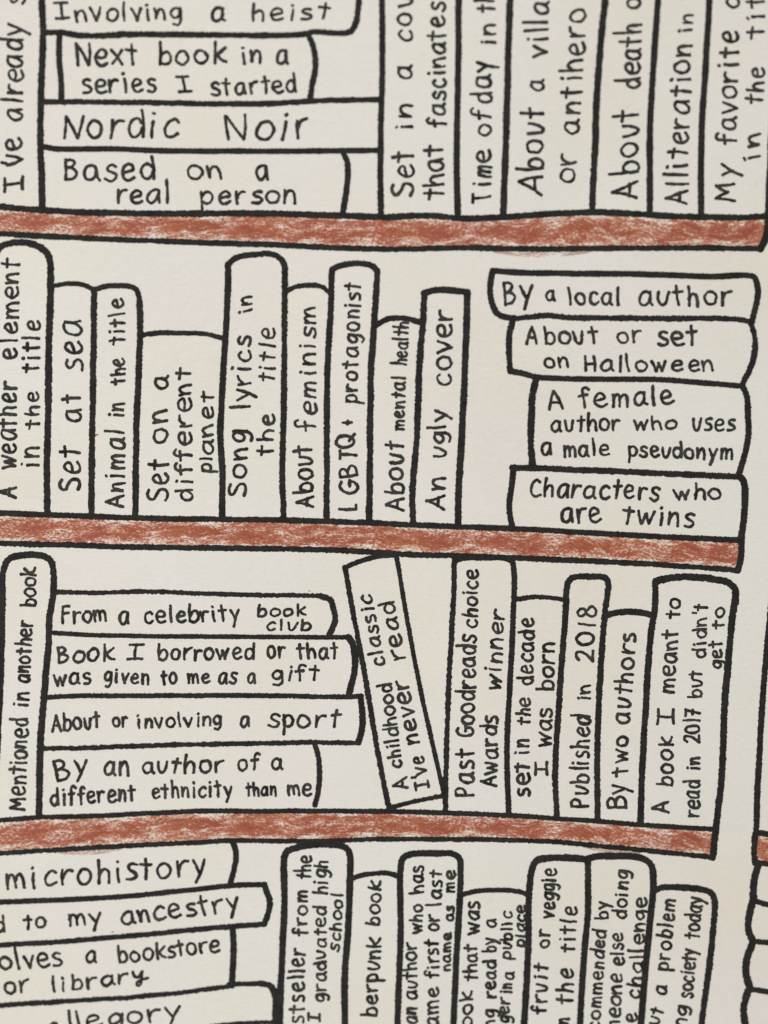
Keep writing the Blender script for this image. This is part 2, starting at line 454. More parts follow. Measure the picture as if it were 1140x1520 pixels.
def word(parent, tile, xh, text, segs, asc=1.48, pen=None):
    """one handwritten word; segs = runs of letters, each on a baseline x0,y0 -> x1,y1"""
    rnd = random.Random(hash_text(text) + int(segs[0][1] * 3 + segs[0][2]))
    V, F = [], []
    ox, oy = OX[int(tile[1])], OY[int(tile[0])]
    h = xh / TZ
    pw = pen if pen else max(3.5, min(5.0, 3.2 + h * .075))
    full = h                       # measured heights include the pen's own width
    h = full - pw * .38
    asc = (asc * full - pw * .55) / h
    for run, x0, y0, x1, y1 in segs:
        p0 = Vector((ox + x0 / TZ, oy + y0 / TZ)); p1 = Vector((ox + x1 / TZ, oy + y1 / TZ))
        d = p1 - p0; L = d.length; d.normalize()
        up = Vector((d.y, -d.x))
        adv, tot = [], 0.0
        lean = rnd.uniform(-.07, .07)
        for i, ch in enumerate(run):
            w = G[ch][0] * rnd.uniform(.94, 1.06)
            b = BEAR * rnd.uniform(.8, 1.2)
            if ch in "il1'I" or (i and run[i-1] in "il1'I"): b *= 1.35
            if i == 0: b = 0
            tot += b; adv.append((tot, w)); tot += w
        # the pen has a width of its own: keep the ends of the run on the measured ends
        L2 = L - pw * 1.0
        k = L2 / tot if tot > .15 else h
        st = p0 + d * (pw * .5 if tot > .15 else L / 2)
        for ch, (a, w) in zip(run, adv):
            sx = w / G[ch][0]
            sh = lean + rnd.uniform(-.07, .07); sy = rnd.uniform(.92, 1.07); dy = rnd.uniform(-.06, .05)
            rot = rnd.uniform(-.03, .03)
            src = G2[ch] if (ch in G2 and rnd.random() < .45) else G[ch]
            for kind, pts in src[1]:
                q = []
                for (gx, gy) in pts:
                    if gy > 1.05 and ch in ASC: gy = 1 + (gy - 1) * (asc - 1) / .55
                    gx2 = gx * sx + gy * sh - gy * rot + rnd.uniform(-.03, .03)
                    gy2 = gy * sy + dy + gx * rot + rnd.uniform(-.03, .03)
                    q.append(st + d * ((a + gx2) * k) + up * (gy2 * h + pw * .3))
                if kind == S_: path = catmull(q, .8)
                else:
                    a_, b_ = q[0], q[-1]
                    nn = Vector((-(b_ - a_).y, (b_ - a_).x)) * rnd.uniform(-.05, .05)
                    path = catmull([a_, (a_ + b_) / 2 + nn, b_], .8)
                ribbon(V, F, path, pw * rnd.uniform(.9, 1.1), .55, .8, 0, .32)
    o = link_mesh("word", V, F, m_pen, parent)
    return o

def hash_text(t):
    v = 17
    for ch in t: v = (v * 31 + ord(ch)) % 100003
    return v

def lettering(parent, spec):
    """spec lines: tile xh | word | run x0 y0 x1 y1 ; run x0 y0 x1 y1 ..."""
    for line in spec.strip().splitlines():
        a, text, runs = [s.strip() for s in line.split('|')]
        tile, xh, *rest = a.split()
        segs = []
        for r_ in runs.split(';'):
            f = r_.split()
            if len(f) == 4: f = [text] + f
            segs.append((f[0], *[float(v) for v in f[1:5]]))
        word(parent, tile, float(xh), text, segs, float(rest[0]) if rest else 1.48)

UP = "books drawn standing upright"
FLAT = "books drawn lying flat in stacks"
def book(label, group, face, strokes, spec):
    cx = sum(p[0] for p in face) / len(face); cy = max(p[1] for p in face)
    root = bpy.data.objects.new("drawn_book", None)
    root.empty_display_size = .002
    COL.objects.link(root)
    root['label'] = label; root['category'] = 'drawn book'; root['group'] = group
    patch("spine", face, m_paper, root, Z_FACE)
    if strokes: marker("outline", strokes, root)
    if spec: lettering(root, spec)
    # put the empty at the book's foot and keep its parts where they are
    loc = page_point(cx, cy)
    root.location = loc
    for ch in root.children: ch.matrix_parent_inverse = Matrix.Translation(-loc)
    return root

def lerp_line(pts, x):
    if x <= pts[0][0]: return pts[0][1]
    for a, b in zip(pts, pts[1:]):
        if x <= b[0]: return a[1] + (b[1] - a[1]) * (x - a[0]) / (b[0] - a[0])
    return pts[-1][1]

def shelf(label, top, bottom, strokes, x0, x1, smudges=()):
    root = bpy.data.objects.new("drawn_shelf", None)
    root.empty_display_size = .002
    COL.objects.link(root)
    root['label'] = label; root['category'] = 'drawn shelf'; root['group'] = "shelf boards coloured with crayon"
    n = max(2, int((x1 - x0) / 12))
    xs = [x0 + (x1 - x0) * i / n for i in range(n + 1)]
    poly = [(x, lerp_line(top, x) + 1) for x in xs] + [(x, lerp_line(bottom, x) - 1) for x in reversed(xs)]
    patch("crayon_fill", poly, m_wax, root, Z_WAX, 14.0, lambda x: (lerp_line(top, x), lerp_line(bottom, x)))
    marker("outline", strokes, root)
    for sx0, sx1, h in smudges:
        m = 16
        xx = [sx0 + (sx1 - sx0) * i / m for i in range(m + 1)]
        off = 3.5
        poly = [(x, lerp_line(bottom, x) + off) for x in xx] + [(x, lerp_line(bottom, x) + off + h * math.sin(math.pi * (i + .3) / (m + .6)) ** .6) for i, x in reversed(list(enumerate(xx)))]
        patch("crayon_smudge", poly, m_smudge, root, Z_WAX + 3e-6, 14.0,
              lambda x: (lerp_line(bottom, x) - h, lerp_line(bottom, x) + off + h + 2))
    loc = page_point((x0 + x1) / 2, lerp_line(bottom, (x0 + x1) / 2))
    root.location = loc
    for ch in root.children: ch.matrix_parent_inverse = Matrix.Translation(-loc)

# ================================================================== SHELVES
s1t = [(-40,304),(0,307),(63,312),(140,316),(246,317),(400,317.5),(503,320),(566,322),(644,320.5),(686,324),(756,322),(782,320),(873,315),(915,316),(1003,321),(1091,323),(1135,321)]
s1b = [(-40,345),(0,347),(105,352.6),(210,357),(298,360),(400,363),(475,366.7),(587,370),(686,367.7),(782,369.6),(915,368.4),(1056,368.4),(1129,369.5)]
shelf("uppermost brown crayon shelf board, running under the top row of books", s1t, s1b,
      [(9, s1t), (8, s1b), (10.5, [(1160,-5),(1148,160),(1142.5,280),(1140.5,325),(1138,350),(1129,369.5)])], -40, 1137, [(728, 880, 9)])
s2t = [(-40,759),(0,761.4),(70,764),(140,766.7),(245,770),(400,772),(475,773.7),(545,776),(615,779.6),(679,782),(770,785),(880,791),(985,796.5),(1100,801.7)]
s2b = [(-40,804),(0,806),(105,809),(210,812),(390,814.5),(510,817),(615,823),(755,827.5),(880,833),(1020,841),(1096,847)]
shelf("middle brown crayon shelf board, under the book about being at sea", s2t, s2b,
      [(8, s2t), (8, s2b), (9, [(1101,798),(1100,828),(1095,847)])], -40, 1097)
s3t = [(-40,1220),(0,1217.5),(70,1213),(158,1210.5),(281,1204.5),(400,1204),(545,1204),(650,1206),(755,1210.5),(845,1216),(950,1224),(1063,1231)]
s3b = [(-40,1269),(0,1266.7),(140,1258),(281,1251),(337,1248),(400,1248),(475,1248),(580,1245.3),(686,1245.8),(755,1247),(845,1251.5),(950,1261.4),(1057.5,1272.5)]
shelf("lowest brown crayon shelf board, bending down toward its right end", s3t, s3b,
      [(7, s3t), (7, s3b)], -40, 1058, [(85, 182, 7), (868, 952, 6)])
s4t = [(1122,1236),(1150,1239),(1190,1242)]; s4b = [(1120,1280),(1150,1284),(1190,1288)]
shelf("short piece of brown crayon shelf at the right page edge", s4t, s4b,
      [(8, s4t), (8, s4b), (8.5, [(1122,1236),(1119.7,1249),(1119.7,1272),(1121,1281)])], 1122, 1190)

# ================================================================== TOP ROW
book("upright drawn book at top left reading I've already", UP,
  [(-45,-45),(61,-45),(64,50),(61,140),(60,215),(63,312),(-45,305)],
  [(9.5, [(62,-8),(64,40),(64,58),(61,140),(60,215),(62,260),(63,310)])], """
00 68 | I've | I 98 808 98 738 ; ' 100 702 100 694 ; ve 100 700 98 575
00 66 | already | 98 515 98 100
00 62 | s | 105 22 105 -35
""")
book("flat drawn book titled Involving a heist, topmost of its stack", FLAT,
  [(64,-45),(538,-45),(533,-5),(531,21),(526,39),(517,48),(465,47),(454,51),(302,52),(123,53),(64,49)],
  [(8.5, [(65,49),(88,48),(123,53),(197,51),(302,52),(400,52.5),(450,51),(465,47.5),(505,49),(519,47),(527,37),(531,21),(533.5,-5)])], """
00 56 | Involving | I 230 80 300 78 ; nvolving 315 94 775 86
00 60 | a | 888 95 955 95
01 52 | heist | 8 90 342 82
""")
book("flat drawn book titled Next book in a series I started", FLAT,
  [(89,50),(302,52),(459,52),(466,74),(468,98),(462,130),(460,150),(260,153),(91,151)],
  [(8.5, [(88,52),(88,91),(90.5,123),(91,149)]), (8.5, [(458,53),(465,70),(468,98),(463,128),(460,149)])], """
00 68 | Next | 318 278 592 275
00 60 1.65 | book | 668 277 962 272
00 55 | in | 1025 272 1110 270
01 60 | a | 108 275 167 275
00 60 | series | 345 395 668 393
00 52 | I | 752 392 815 390
00 54 | started | 892 408 1259 392
""")
book("flat drawn book titled Nordic Noir", FLAT,
  [(62,152),(260,153),(400,153),(454,150),(565,148),(565,223),(400,224),(260,224),(84,220),(61,216)],
  [(8, [(63,151.5),(140,151.5),(200,152),(260,153.5),(400,153.5),(454,150.5),(500,149),(565,148)]),
   (8, [(62,216.5),(84,220.5),(175,221),(260,224),(400,224.5),(460,224),(566,223.5)])], """
00 84 1.33 | Nordic | 262 586 757 582
00 82 1.38 | Noir | N 955 596 1052 592 ; oi 1073 594 1208 594 ; r 1250 594 1302 590
""")
book("flat drawn book titled Based on a real person, lowest of its stack", FLAT,
  [(61,217),(84,220),(260,224),(400,224),(511,224),(516,246),(514,281),(508,320),(400,317),(246,317),(63,312)],
  [(8.5, [(509,226),(515,240),(516,256),(514,281),(508.5,318)])], """
00 70 1.36 | Based | 265 768 662 762
00 60 | , | , 700 762 708 762
00 60 | on | 790 762 945 760
01 60 | a | 25 763 87 763
00 60 1.6 | real | 490 862 718 860
00 58 | person | 843 864 1256 862
""")
book("upright drawn book whose second line reads that fascinates", UP,
  [(567,-45),(681,-45),(680,105),(678,210),(679,322),(566,322),(565,210)],
  [(8.5, [(567,-4),(567.5,50),(567,105),(565,210),(565.5,318)]), (9, [(681,-2),(680,105),(678,210),(679,320)])], """
01 68 | Set | 700 834 692 630
01 56 | in | 692 548 692 435
01 62 | a | 692 342 692 272
01 60 | cou | c 692 182 692 125 ; o 692 112 692 52 ; u 692 30 692 -25
01 62 | that | 828 842 820 605
01 56 | fascinates | 835 542 830 5
""")
book("upright drawn book titled Time of day", UP,
  [(681,-45),(758,-45),(754,105),(751,210),(747,322),(679,322),(678,210),(680,105)],
  [(9.5, [(757,-2),(754,105),(751,210),(747,318)])], """
01 58 | Time | T 1025 856 1025 808 ; i 1025 785 1025 778 ; m 1025 756 1025 698 ; e 1022 688 1022 628
01 56 | of | 1022 580 1026 468
01 62 | day | 1026 442 1024 248
01 50 | in | 1046 188 1046 98
01 56 | th | 1040 55 1040 -30
""")
book("upright drawn book whose second line reads or antihero", UP,
  [(758,-45),(903,-45),(891,70),(885,158),(882,246),(878,314),(782,320),(747,322),(751,210),(754,105)],
  [(9.5, [(899,-3),(891,70),(885.6,158),(882,246),(878.6,314)])], """
02 68 1.72 | About | A 185 832 185 742 ; bout 188 722 196 455
02 60 | a | 196 390 196 333
02 64 1.6 | villa | 208 248 213 5
02 62 | or | 328 776 330 638
02 64 | antihero | 342 572 375 33
""")
book("upright drawn book starting About death", UP,
  [(903,-45),(980,-45),(971,70),(967,140),(964,210),(965,318),(878,315),(882,246),(885,158),(891,70)],
  [(9, [(977,-3),(971.6,70),(967.4,140),(964.6,210),(965,316)])], """
02 68 1.75 | About | A 590 846 590 758 ; bout 594 738 592 456
02 64 1.8 | death | 600 378 606 94
02 58 | o | 602 42 602 -12
""")
book("upright drawn book titled Alliteration", UP,
  [(980,-45),(1057,-45),(1048,88),(1042,175),(1041,321),(965,318),(964,210),(967,140),(971,70)],
  [(9, [(1053,-3),(1048,88),(1042.5,175),(1041,246),(1041,318)])], """
02 66 | Alliteration | 800 867 818 183
02 44 | in | 822 136 824 54
02 50 | t | 824 -2 824 -45
""")
book("upright drawn book titled My favorite, last in the top row", UP,
  [(1057,-45),(1164,-45),(1148,160),(1142,280),(1140,323),(1041,321),(1042,175),(1048,88)],
  [], """
02 64 | My | 1004 856 1002 693
02 62 | favorite | 1006 617 1018 128
02 56 | c | 1018 42 1018 -15
02 56 | in | 1108 670 1110 558
02 52 | the | 1120 447 1127 283
02 54 | tit | 1127 160 1127 -25
""")

# ================================================================== SECOND ROW
book("upright drawn book titled A weather element in the title", UP,
  [(-45,372),(-3,370),(7,363),(35,360),(53,365),(70,375),(74,391),(74,440),(72,545),(70,700),(70,764),(-45,760)],
  [(9.5, [(-6,376),(-1,368),(8,363),(35,360),(53,364.5),(68,374),(74,388),(75,410),(74.5,440),(72,545),(71.5,620),(70,700),(70,763)])], """
10 66 | A | 68 1256 68 1200
10 60 | weather | 70 1136 72 756
10 56 | element | 72 670 86 238
10 58 | in | 165 1124 168 1032
10 46 | the | 166 957 166 798
10 54 1.35 | title | 168 722 172 498
""")
book("narrow upright drawn book titled Set at sea", UP,
  [(75,426),(105,422),(123,423),(140,429),(139,510),(137,635),(136,767),(70,764),(70,700),(72,545)],
  [(7, [(76,426),(90,422.5),(105,421),(123,423),(138,429.5)]), (9, [(139.6,430),(139,510),(137.5,616),(136,705),(136,767)])], """
20 70 1.4 | Set | 346 368 340 176
10 62 | at | a 346 932 346 868 ; t 346 850 346 805
10 74 | sea | 352 722 347 494
""")
book("narrow upright drawn book titled Animal in the title", UP,
  [(140,430),(158,425),(193,425),(203,430),(207,447),(207,475),(206,545),(202,635),(201,768),(136,767),(137,635),(139,510)],
  [(7.5, [(141,430),(158,425),(175,424),(193,425),(202,429.5),(206,440),(207.7,456)]), (9, [(207,447),(207.7,475),(206,545),(203,616),(202,660),(201,766)])], """
20 60 | Animal | 526 440 530 112
10 50 | in | 526 912 526 845
10 46 | the | 530 772 528 655
10 50 1.5 | title | 530 600 526 402
""")
book("wide low upright drawn book titled Set on a different planet", UP,
  [(208,496),(260,494),(309,496),(334,503),(332,545),(329,616),(327,635),(330,705),(330,772),(201,768),(202,635),(206,545)],
  [(7, [(210,497),(235,494.5),(260,494),(309,496.5),(332,503)])], """
20 64 | Set | 716 412 714 230
20 62 | on | 716 162 708 18
10 62 | a | 714 797 714 733
20 54 1.38 | different | 816 417 810 -156
20 44 1.25 | planet | p 898 292 898 248 ; l 900 238 900 232 ; anet 902 220 907 -56
""")
book("tall upright drawn book titled Song lyrics in the title", UP,
  [(339,392),(351,383),(379,378),(401,377),(415,384),(422,395),(422,475),(421,616),(419,705),(421,772),(330,772),(330,705),(327,635),(329,616),(334,503)],
  [(9, [(338.6,393),(338,440),(335,496),(331.6,545.6),(329,600),(327,640),(330,705),(330,771)]),
   (8.5, [(339,392),(351,382.5),(379,378),(400,377),(414,382),(421.5,393),(422.5,410),(422.6,475),(421,616),(419,705),(421,770)])], """
20 60 1.35 | Song | 1046 392 1046 108
10 58 | lyrics | l 1060 872 1060 864 ; yrics 1062 842 1066 563
10 44 | in | 1068 464 1068 393
21 52 1.45 | the | 100 220 108 38
11 52 1.4 | title | 108 767 112 533
""")
book("upright drawn book titled About feminism", UP,
  [(422,434),(440,426),(465,423),(490,433),(486,545),(485,773),(421,772),(419,705),(421,616),(422,475)],
  [(7, [(425,433),(440,426),(465,423.5),(480,427),(489,434)])], """
21 58 | About | 274 442 268 168
21 52 1.75 | feminism | 284 116 284 -416
""")
book("tall upright drawn book titled LGBTQ+ protagonist", UP,
  [(493,400),(510,393),(535,391),(556,396),(560,405),(556,468),(550,545),(549,670),(548,776),(485,773),(486,545),(491,458)],
  [(8.5, [(492.8,402),(491,458),(486,545.6),(485,616),(485,700),(485,772)]),
   (8.5, [(493,400),(500,396),(512,392.5),(535,391),(553,395),(560,401.5)]), (9, [(559.5,403),(556,468),(551,545.6),(549.6,616),(549,670),(548,775)])], """
21 60 | LGBTQ+ | L 455 452 455 420 ; G 460 388 462 320 ; B 462 308 460 248 ; T 455 240 455 192 ; Q 450 188 450 120 ; + 452 90 450 62
11 50 | protagonist | 458 857 472 338
""")
book("low upright drawn book titled About mental health", UP,
  [(557,482),(580,473),(601,472),(627,479),(621,545),(617,670),(612,740),(613,779),(548,776),(549,670),(551,545)],
  [(8, [(558,482.5),(568,476.5),(580.5,472.6),(601.6,472.5),(626,479.5)])], """
21 60 | About | 656 458 656 157
21 42 1.5 | mental | 656 114 662 -117
11 42 1.7 | health | 666 694 676 505
""")
book("upright drawn book titled An ugly cover", UP,
  [(630,435),(658,430),(694,433),(693,475),(690,545),(687,616),(682,705),(679,782),(613,779),(612,740),(617,670),(621,545)],
  [(9, [(629.8,435),(628,475),(622,545.6),(620,620),(617,670),(612,740),(613,778)]),
   (9, [(630,435),(644,431),(658,430),(694,433.5)]), (9.5, [(694,434),(693,475),(690,545.6),(687,616),(682,705),(679.5,781)])], """
21 58 | An | 832 452 834 303
21 52 | ugly | 832 232 836 20
11 60 | cover | 858 783 862 455
""")
book("flat drawn book titled By a local author, top of its stack", FLAT,
  [(731,402),(845,406),(950,407),(1056,410),(1117,409),(1124,423),(1124,440),(1116,478),(986,473),(880,472),(810,469),(763,472),(737,466),(727,440)],
  [(8.5, [(763,472),(745,470),(735,462),(728,440),(728,422),(731.5,402)]),
   (8.5, [(731.5,402),(770,404.6),(845,406),(950.5,407),(1056,410.5),(1107,408.5),(1119,411),(1124,423),(1124.5,440),(1117,474)]),
   (8, [(745,469),(761,472.5),(785,471),(810,468.4),(845,471),(880,472),(986,472.6),(1091,473.7),(1117,478)])], """
12 68 | By | B 20 440 78 438 ; y 94 426 156 424
12 48 | a | 195 418 243 418
12 54 | local | 295 436 515 436
12 62 | author | 588 442 988 438
""")
book("flat drawn book titled About or set on Halloween", FLAT,
  [(759,472),(810,469),(880,472),(986,473),(1116,478),(1121,510),(1115,538),(1101,573),(986,563),(880,562),(800,560),(757,551),(755,510)],
  [(8.5, [(762,472),(756,495),(755,512),(757,551)]),
   (8, [(757.5,551),(775,554),(800,560),(880,562.5),(986,563.5),(1056,569.5),(1101,573)]),
   (8.5, [(1114,478),(1119,493),(1121,510.5),(1117,537),(1101,572)])], """
12 54 | About | A 112 606 168 602 ; bout 192 606 428 600
12 52 | or | 500 600 610 594
12 60 | set | 672 612 846 606
12 46 | on | 195 708 300 698
12 48 1.55 | Halloween | 358 718 912 718
""")
book("flat drawn book titled A female author who uses a male pseudonym", FLAT,
  [(796,561),(880,562),(986,563),(1101,573),(1110,591),(1110,620),(1111,642),(1107,670),(1097,706),(915,700),(790,694),(788,652)],
  [(9.5, [(796,562),(790,590),(789,616),(788.4,652.6),(790,692)]),
   (8.5, [(1102,573),(1109,590),(1110.5,620),(1111,642),(1107,670),(1097,704)])], """
12 58 | A | 208 880 280 876
12 58 1.42 | female | 340 876 748 858
22 50 | author | 218 116 517 112
22 42 | who | 568 112 760 106
22 52 | uses | 815 116 1005 114
22 52 | a | 178 218 230 216
22 48 | male | 272 224 472 220
22 48 | pseudonym | 543 222 997 238
""")
book("flat drawn book titled Characters who are twins, bottom of its stack", FLAT,
  [(760,694),(810,695),(915,700),(1020,704),(1098,708),(1105,723),(1103,775),(1100,801),(880,791),(761,784),(756,751),(759,723)],
  [(8.5, [(760,694),(810,695.4),(915.4,700),(1020.7,704.6),(1095,707.5)]),
   (8.5, [(762,695),(759,723),(756,751),(761,785)]),
   (9.5, [(1096,706),(1103,713),(1105.8,726),(1103.5,775.4),(1100,800)])], """
22 56 1.5 | Characters | 128 392 682 408
22 46 | who | 740 406 947 406
22 62 | are | 260 502 440 500
22 58 1.3 | twins | 520 506 832 520
""")

# ================================================================== THIRD ROW
book("tall upright drawn book titled Mentioned in another book", UP,
  [(4,905),(5,845),(14,829),(38,824),(66,826),(77,835),(79,881),(73,900),(72,952),(65,1040),(60,1110),(58,1213),(-3,1217),(-1,1060),(1,1000)],
  [(9.5, [(-7,1160),(-1.5,1060),(1,1000),(3.5,905),(5,846),(14,829),(38.6,824),(64,825.5),(76,834),(79,850),(79,881),(74,915),(72,952.6),(65,1040),(60,1110.5),(58,1211)])], """
30 52 | Mentioned | 106 866 120 468
30 50 | in | 122 428 125 360
30 48 | another | 126 328 142 58
20 48 | book | 154 860 156 690
""")
book("flat drawn book titled From a celebrity book club", FLAT,
  [(79,879),(224,878),(281,880),(400,883),(479,885),(493,895),(497,921),(489,944),(400,945),(210,944),(123,942),(73,939)],
  [(6.5, [(80,879),(154,879.6),(224.6,878),(281,880.7),(400,883.5),(440,883.7),(476,884.5)]),
   (8.5, [(476,885),(490,890.5),(495,905),(497,921),(489,942)]),
   (6.5, [(74,939),(123,942),(210.5,944),(400,945.6),(460,945.6),(517,945.6)])], """
30 52 | From | 258 76 458 66
30 52 | a | 500 76 552 74
30 50 | celebrity | 605 74 1022 64
31 35 1.5 | book | 30 47 242 42
31 36 1.35 | club | 65 104 264 104
""")
book("flat drawn book titled Book I borrowed or that was given", FLAT,
  [(73,940),(123,942),(210,944),(400,945),(517,945),(526,963),(527,991),(517,1033),(281,1033),(65,1036),(72,952)],
  [(9, [(517,945.6),(524,956),(527,972),(526.5,995),(518,1031.6)]),
   (7, [(63,1035),(140,1033),(281,1032.6),(400,1032.6),(475,1034),(520,1034),(537,1033)])], """
30 52 1.55 | Book | 240 245 487 230
30 52 | I | 535 228 607 226
30 50 1.4 | borrowed | 665 230 1080 226
31 52 | or | 72 222 157 220
31 48 | that | 200 226 380 222
30 50 | was | 225 340 392 326
30 46 | given | 435 324 634 332
30 46 | to | 680 336 754 326
30 44 | me | 790 330 892 326
30 48 | as | 920 326 1004 330
30 46 | a | 1043 328 1085 328
31 48 | gift | 88 316 300 318
""")
book("flat drawn book titled About or involving a sport", FLAT,
  [(64,1035),(281,1033),(475,1034),(535,1033),(538,1068),(533,1104),(458,1102),(400,1103),(210,1107),(60,1111)],
  [(9, [(535,1034),(538.4,1068),(537,1085),(532,1102)]),
   (7, [(61,1111),(140,1110),(210.5,1107),(400,1103),(458,1101.7),(533,1103)])], """
30 50 | About | 215 532 428 514
30 44 | or | 475 514 545 510
30 42 | involving | 580 518 942 506
30 46 | a | 1012 512 1062 510
31 54 | sport | 75 514 388 512
""")
book("flat drawn book titled By an author of a different ethnicity", FLAT,
  [(60,1111),(210,1107),(400,1103),(467,1102),(474,1138),(472,1177),(467,1205),(281,1205),(158,1210),(58,1213)],
  [(7.5, [(467,1104),(472,1120),(474,1140),(472,1177),(467.5,1195)])], """
30 66 | By | B 235 738 305 732 ; y 312 718 375 714
30 62 | an | 435 716 552 716
30 52 | author | 598 710 948 702
30 52 | of | 1002 700 1098 696
31 52 | a | 90 692 145 692
30 52 | different | 210 846 578 826
30 48 | ethnicity | 640 816 988 806
30 42 | than | 1038 804 1174 804
31 48 | me | 160 802 267 800
""")
book("leaning drawn book titled A childhood classic I've never read", UP,
  [(512,842),(563,826),(587,824),(603,910),(622,1016),(651,1142),(659,1179),(615,1189),(577,1199),(563,1128),(542,1005),(524,910)],
  [(7.5, [(577,1199),(563,1128),(542,1005),(524.4,910.5),(512,842)]),
   (7, [(512,842),(535,833),(563,825.5),(587,824)]), (6.5, [(588,823),(602,905),(622.6,1016),(650.7,1142),(659.5,1179)]),
   (6.5, [(577,1200),(615.6,1189.5),(657.7,1180.7)])], """
31 50 | A | 672 772 665 717
31 42 | childhood | 651 686 602 320
31 44 | classic | 578 252 518 -55
31 44 | I've | I 762 772 756 732 ; ' 752 712 750 704 ; ve 752 715 740 628
31 50 | never | 724 582 668 308
31 48 | read | 662 228 612 -25
""")
book("upright drawn book with two lines ending Awards winner", UP,
  [(675,829),(700,827),(749,828),(763,835),(762,910),(757,1005),(752,1110),(755,1210),(661,1206),(662,1145),(666,1005),(672,905)],
  [(7.5, [(675,829),(672.5,905),(666.5,1005),(662,1145.6),(661,1205)]),
   (8, [(675,832),(690,828),(720,828),(749,828.5),(760,834),(763,850),(762,910),(757.7,1005),(752.5,1110.5),(755,1209)])], """
31 62 | Past | 955 810 950 600
31 54 | Goodreads | 952 558 962 118
31 46 | choice | 968 97 968 -157
31 52 | Awards | 1050 767 1050 460
31 50 | winner | 1062 364 1082 15
""")
book("upright drawn book titled set in the decade I was born", UP,
  [(764,889),(792,886),(840,891),(834,970),(827,1075),(824,1145),(826,1214),(755,1210),(752,1110),(758,1005)],
  [(7, [(766,889.5),(792.6,886),(815,887),(838,890.5)])], """
32 54 1.3 | set | 135 810 132 656
32 48 | in | 130 625 130 560
32 42 | the | 134 507 134 386
32 48 | decade | 146 337 154 46
32 42 | I | 210 720 208 655
32 50 | was | 226 602 226 428
32 50 | born | 234 362 242 150
""")
book("narrow tall upright drawn book titled Published in 2018", UP,
  [(842,863),(856,856),(894,856),(903,863),(899,910),(891,1005),(886,1110),(886,1218),(826,1214),(824,1145),(827,1075),(834,970)],
  [(8.5, [(826,1212),(824,1145.6),(827.7,1075),(834.7,970),(839.5,905),(841.7,870),(846,860),(857,856),(880,856),(896,856.5),(903,864),(902,880),(898.6,905),(891,1005),(886.7,1110.5),(886.7,1216)])], """
32 54 | Published | 378 857 388 458
32 42 | in | 390 397 390 328
32 56 | 2018 | 402 242 414 -8
""")
book("upright drawn book titled By two authors", UP,
  [(901,912),(930,908),(969,913),(965,935),(959,1040),(954,1128),(950,1222),(886,1218),(886,1110),(891,1005)],
  [(9, [(901.4,912.5),(915,909),(930,907.7),(950,909),(968,913)])], """
32 58 | By | B 542 862 542 797 ; y 540 796 540 750
32 52 | two | 546 718 550 543
32 54 | authors | 552 502 584 112
""")
book("wide upright drawn book titled A book I meant to read", UP,
  [(973,865),(985,860),(1017,856),(1056,859),(1084,867),(1091,877),(1087,910),(1082,970),(1075,1058),(1071,1145),(1063,1229),(950,1222),(954,1128),(959,1040),(968,920)],
  [(9, [(973,864),(971.6,905),(966,940),(959,1040),(954,1128),(950.5,1220)]),
   (9.5, [(973,864),(985.6,859.6),(1017,856),(1056,859),(1081,865),(1091,874),(1091,890),(1087,915),(1082,970),(1075,1058),(1071.6,1145.6),(1064.6,1216),(1058,1273)])], """
32 58 | A | 726 877 724 822
32 48 | book | 738 767 738 550
32 52 | I | 742 502 742 430
32 48 | meant | 742 372 764 95
32 42 | to | 772 52 766 -37
32 50 | read | 852 897 852 733
32 44 | in | 852 695 852 633
32 50 | 2017 | 856 582 856 430
32 42 1.45 | but | 862 390 862 268
32 42 | didn't | didn 878 224 880 44 ; ' 884 36 884 30 ; t 884 22 884 -12
32 40 | get | 946 268 948 140
32 40 | to | 956 100 960 0
""")

# ================================================================== BOTTOM ROW
book("flat drawn book at bottom left ending microhistory", FLAT,
  [(-45,1270),(0,1267),(140,1258),(281,1251),(345,1248),(350,1273),(342,1314),(281,1321),(175,1331),(0,1338),(-45,1340)],
  [(8.5, [(345,1250),(349,1260),(350,1274),(347,1292),(342,1311)])], """
40 68 | microhistory | 25 346 877 284
""")
book("flat drawn book reading to my ancestry, sticking out furthest", FLAT,
  [(-45,1340),(0,1338),(175,1331),(281,1321),(351,1314),(393,1313),(399,1333),(398,1354),(393,1372),(298,1379),(105,1396),(-45,1406)],
  [(7.5, [(-5,1339),(105,1335),(175,1331.6),(281,1321),(351,1314.5),(391,1313)]),
   (8.5, [(392,1313),(396,1324),(400,1335),(399,1354),(392,1372)]),
   (7.5, [(-5,1403.5),(105,1396.5),(210.5,1387.7),(298,1379),(393,1371.5)])], """
40 52 | ed | -85 532 28 526
40 48 | to | 100 516 200 502
40 52 | my | 288 502 442 490
40 58 | ancestry | 512 498 1018 432
""")
book("flat drawn book about a bookstore or library", FLAT,
  [(-45,1406),(105,1396),(298,1379),(345,1376),(347,1417),(344,1463),(281,1472),(105,1486),(-45,1495)],
  [(9, [(345.6,1377),(346.7,1417.5),(344,1463)]),
   (7, [(-5,1492.5),(105,1486),(210.5,1479),(281,1472),(344,1463)])], """
40 58 | volves | -62 690 270 666
40 52 | a | 358 652 412 650
40 50 | bookstore | 500 658 934 606
40 52 | or | 18 792 127 776
40 46 | library | librar 222 782 545 742 ; ~ 560 736 618 732
""")
book("flat drawn book ending allegory, cut off at the bottom", FLAT,
  [(-45,1495),(105,1486),(281,1472),(344,1462),(401,1461),(410,1474),(408,1518),(354,1521),(200,1535),(-45,1555)],
  [(7, [(340,1461),(370,1460.5),(388,1460)]), (9, [(386,1460),(401,1463),(408,1474),(410,1490),(408,1524)]),
   (6, [(200,1534),(300,1525),(354,1519.5),(408,1517.5)])], """
40 54 | allegory | a 200 962 252 956 ; llegory 290 936 774 892
""")
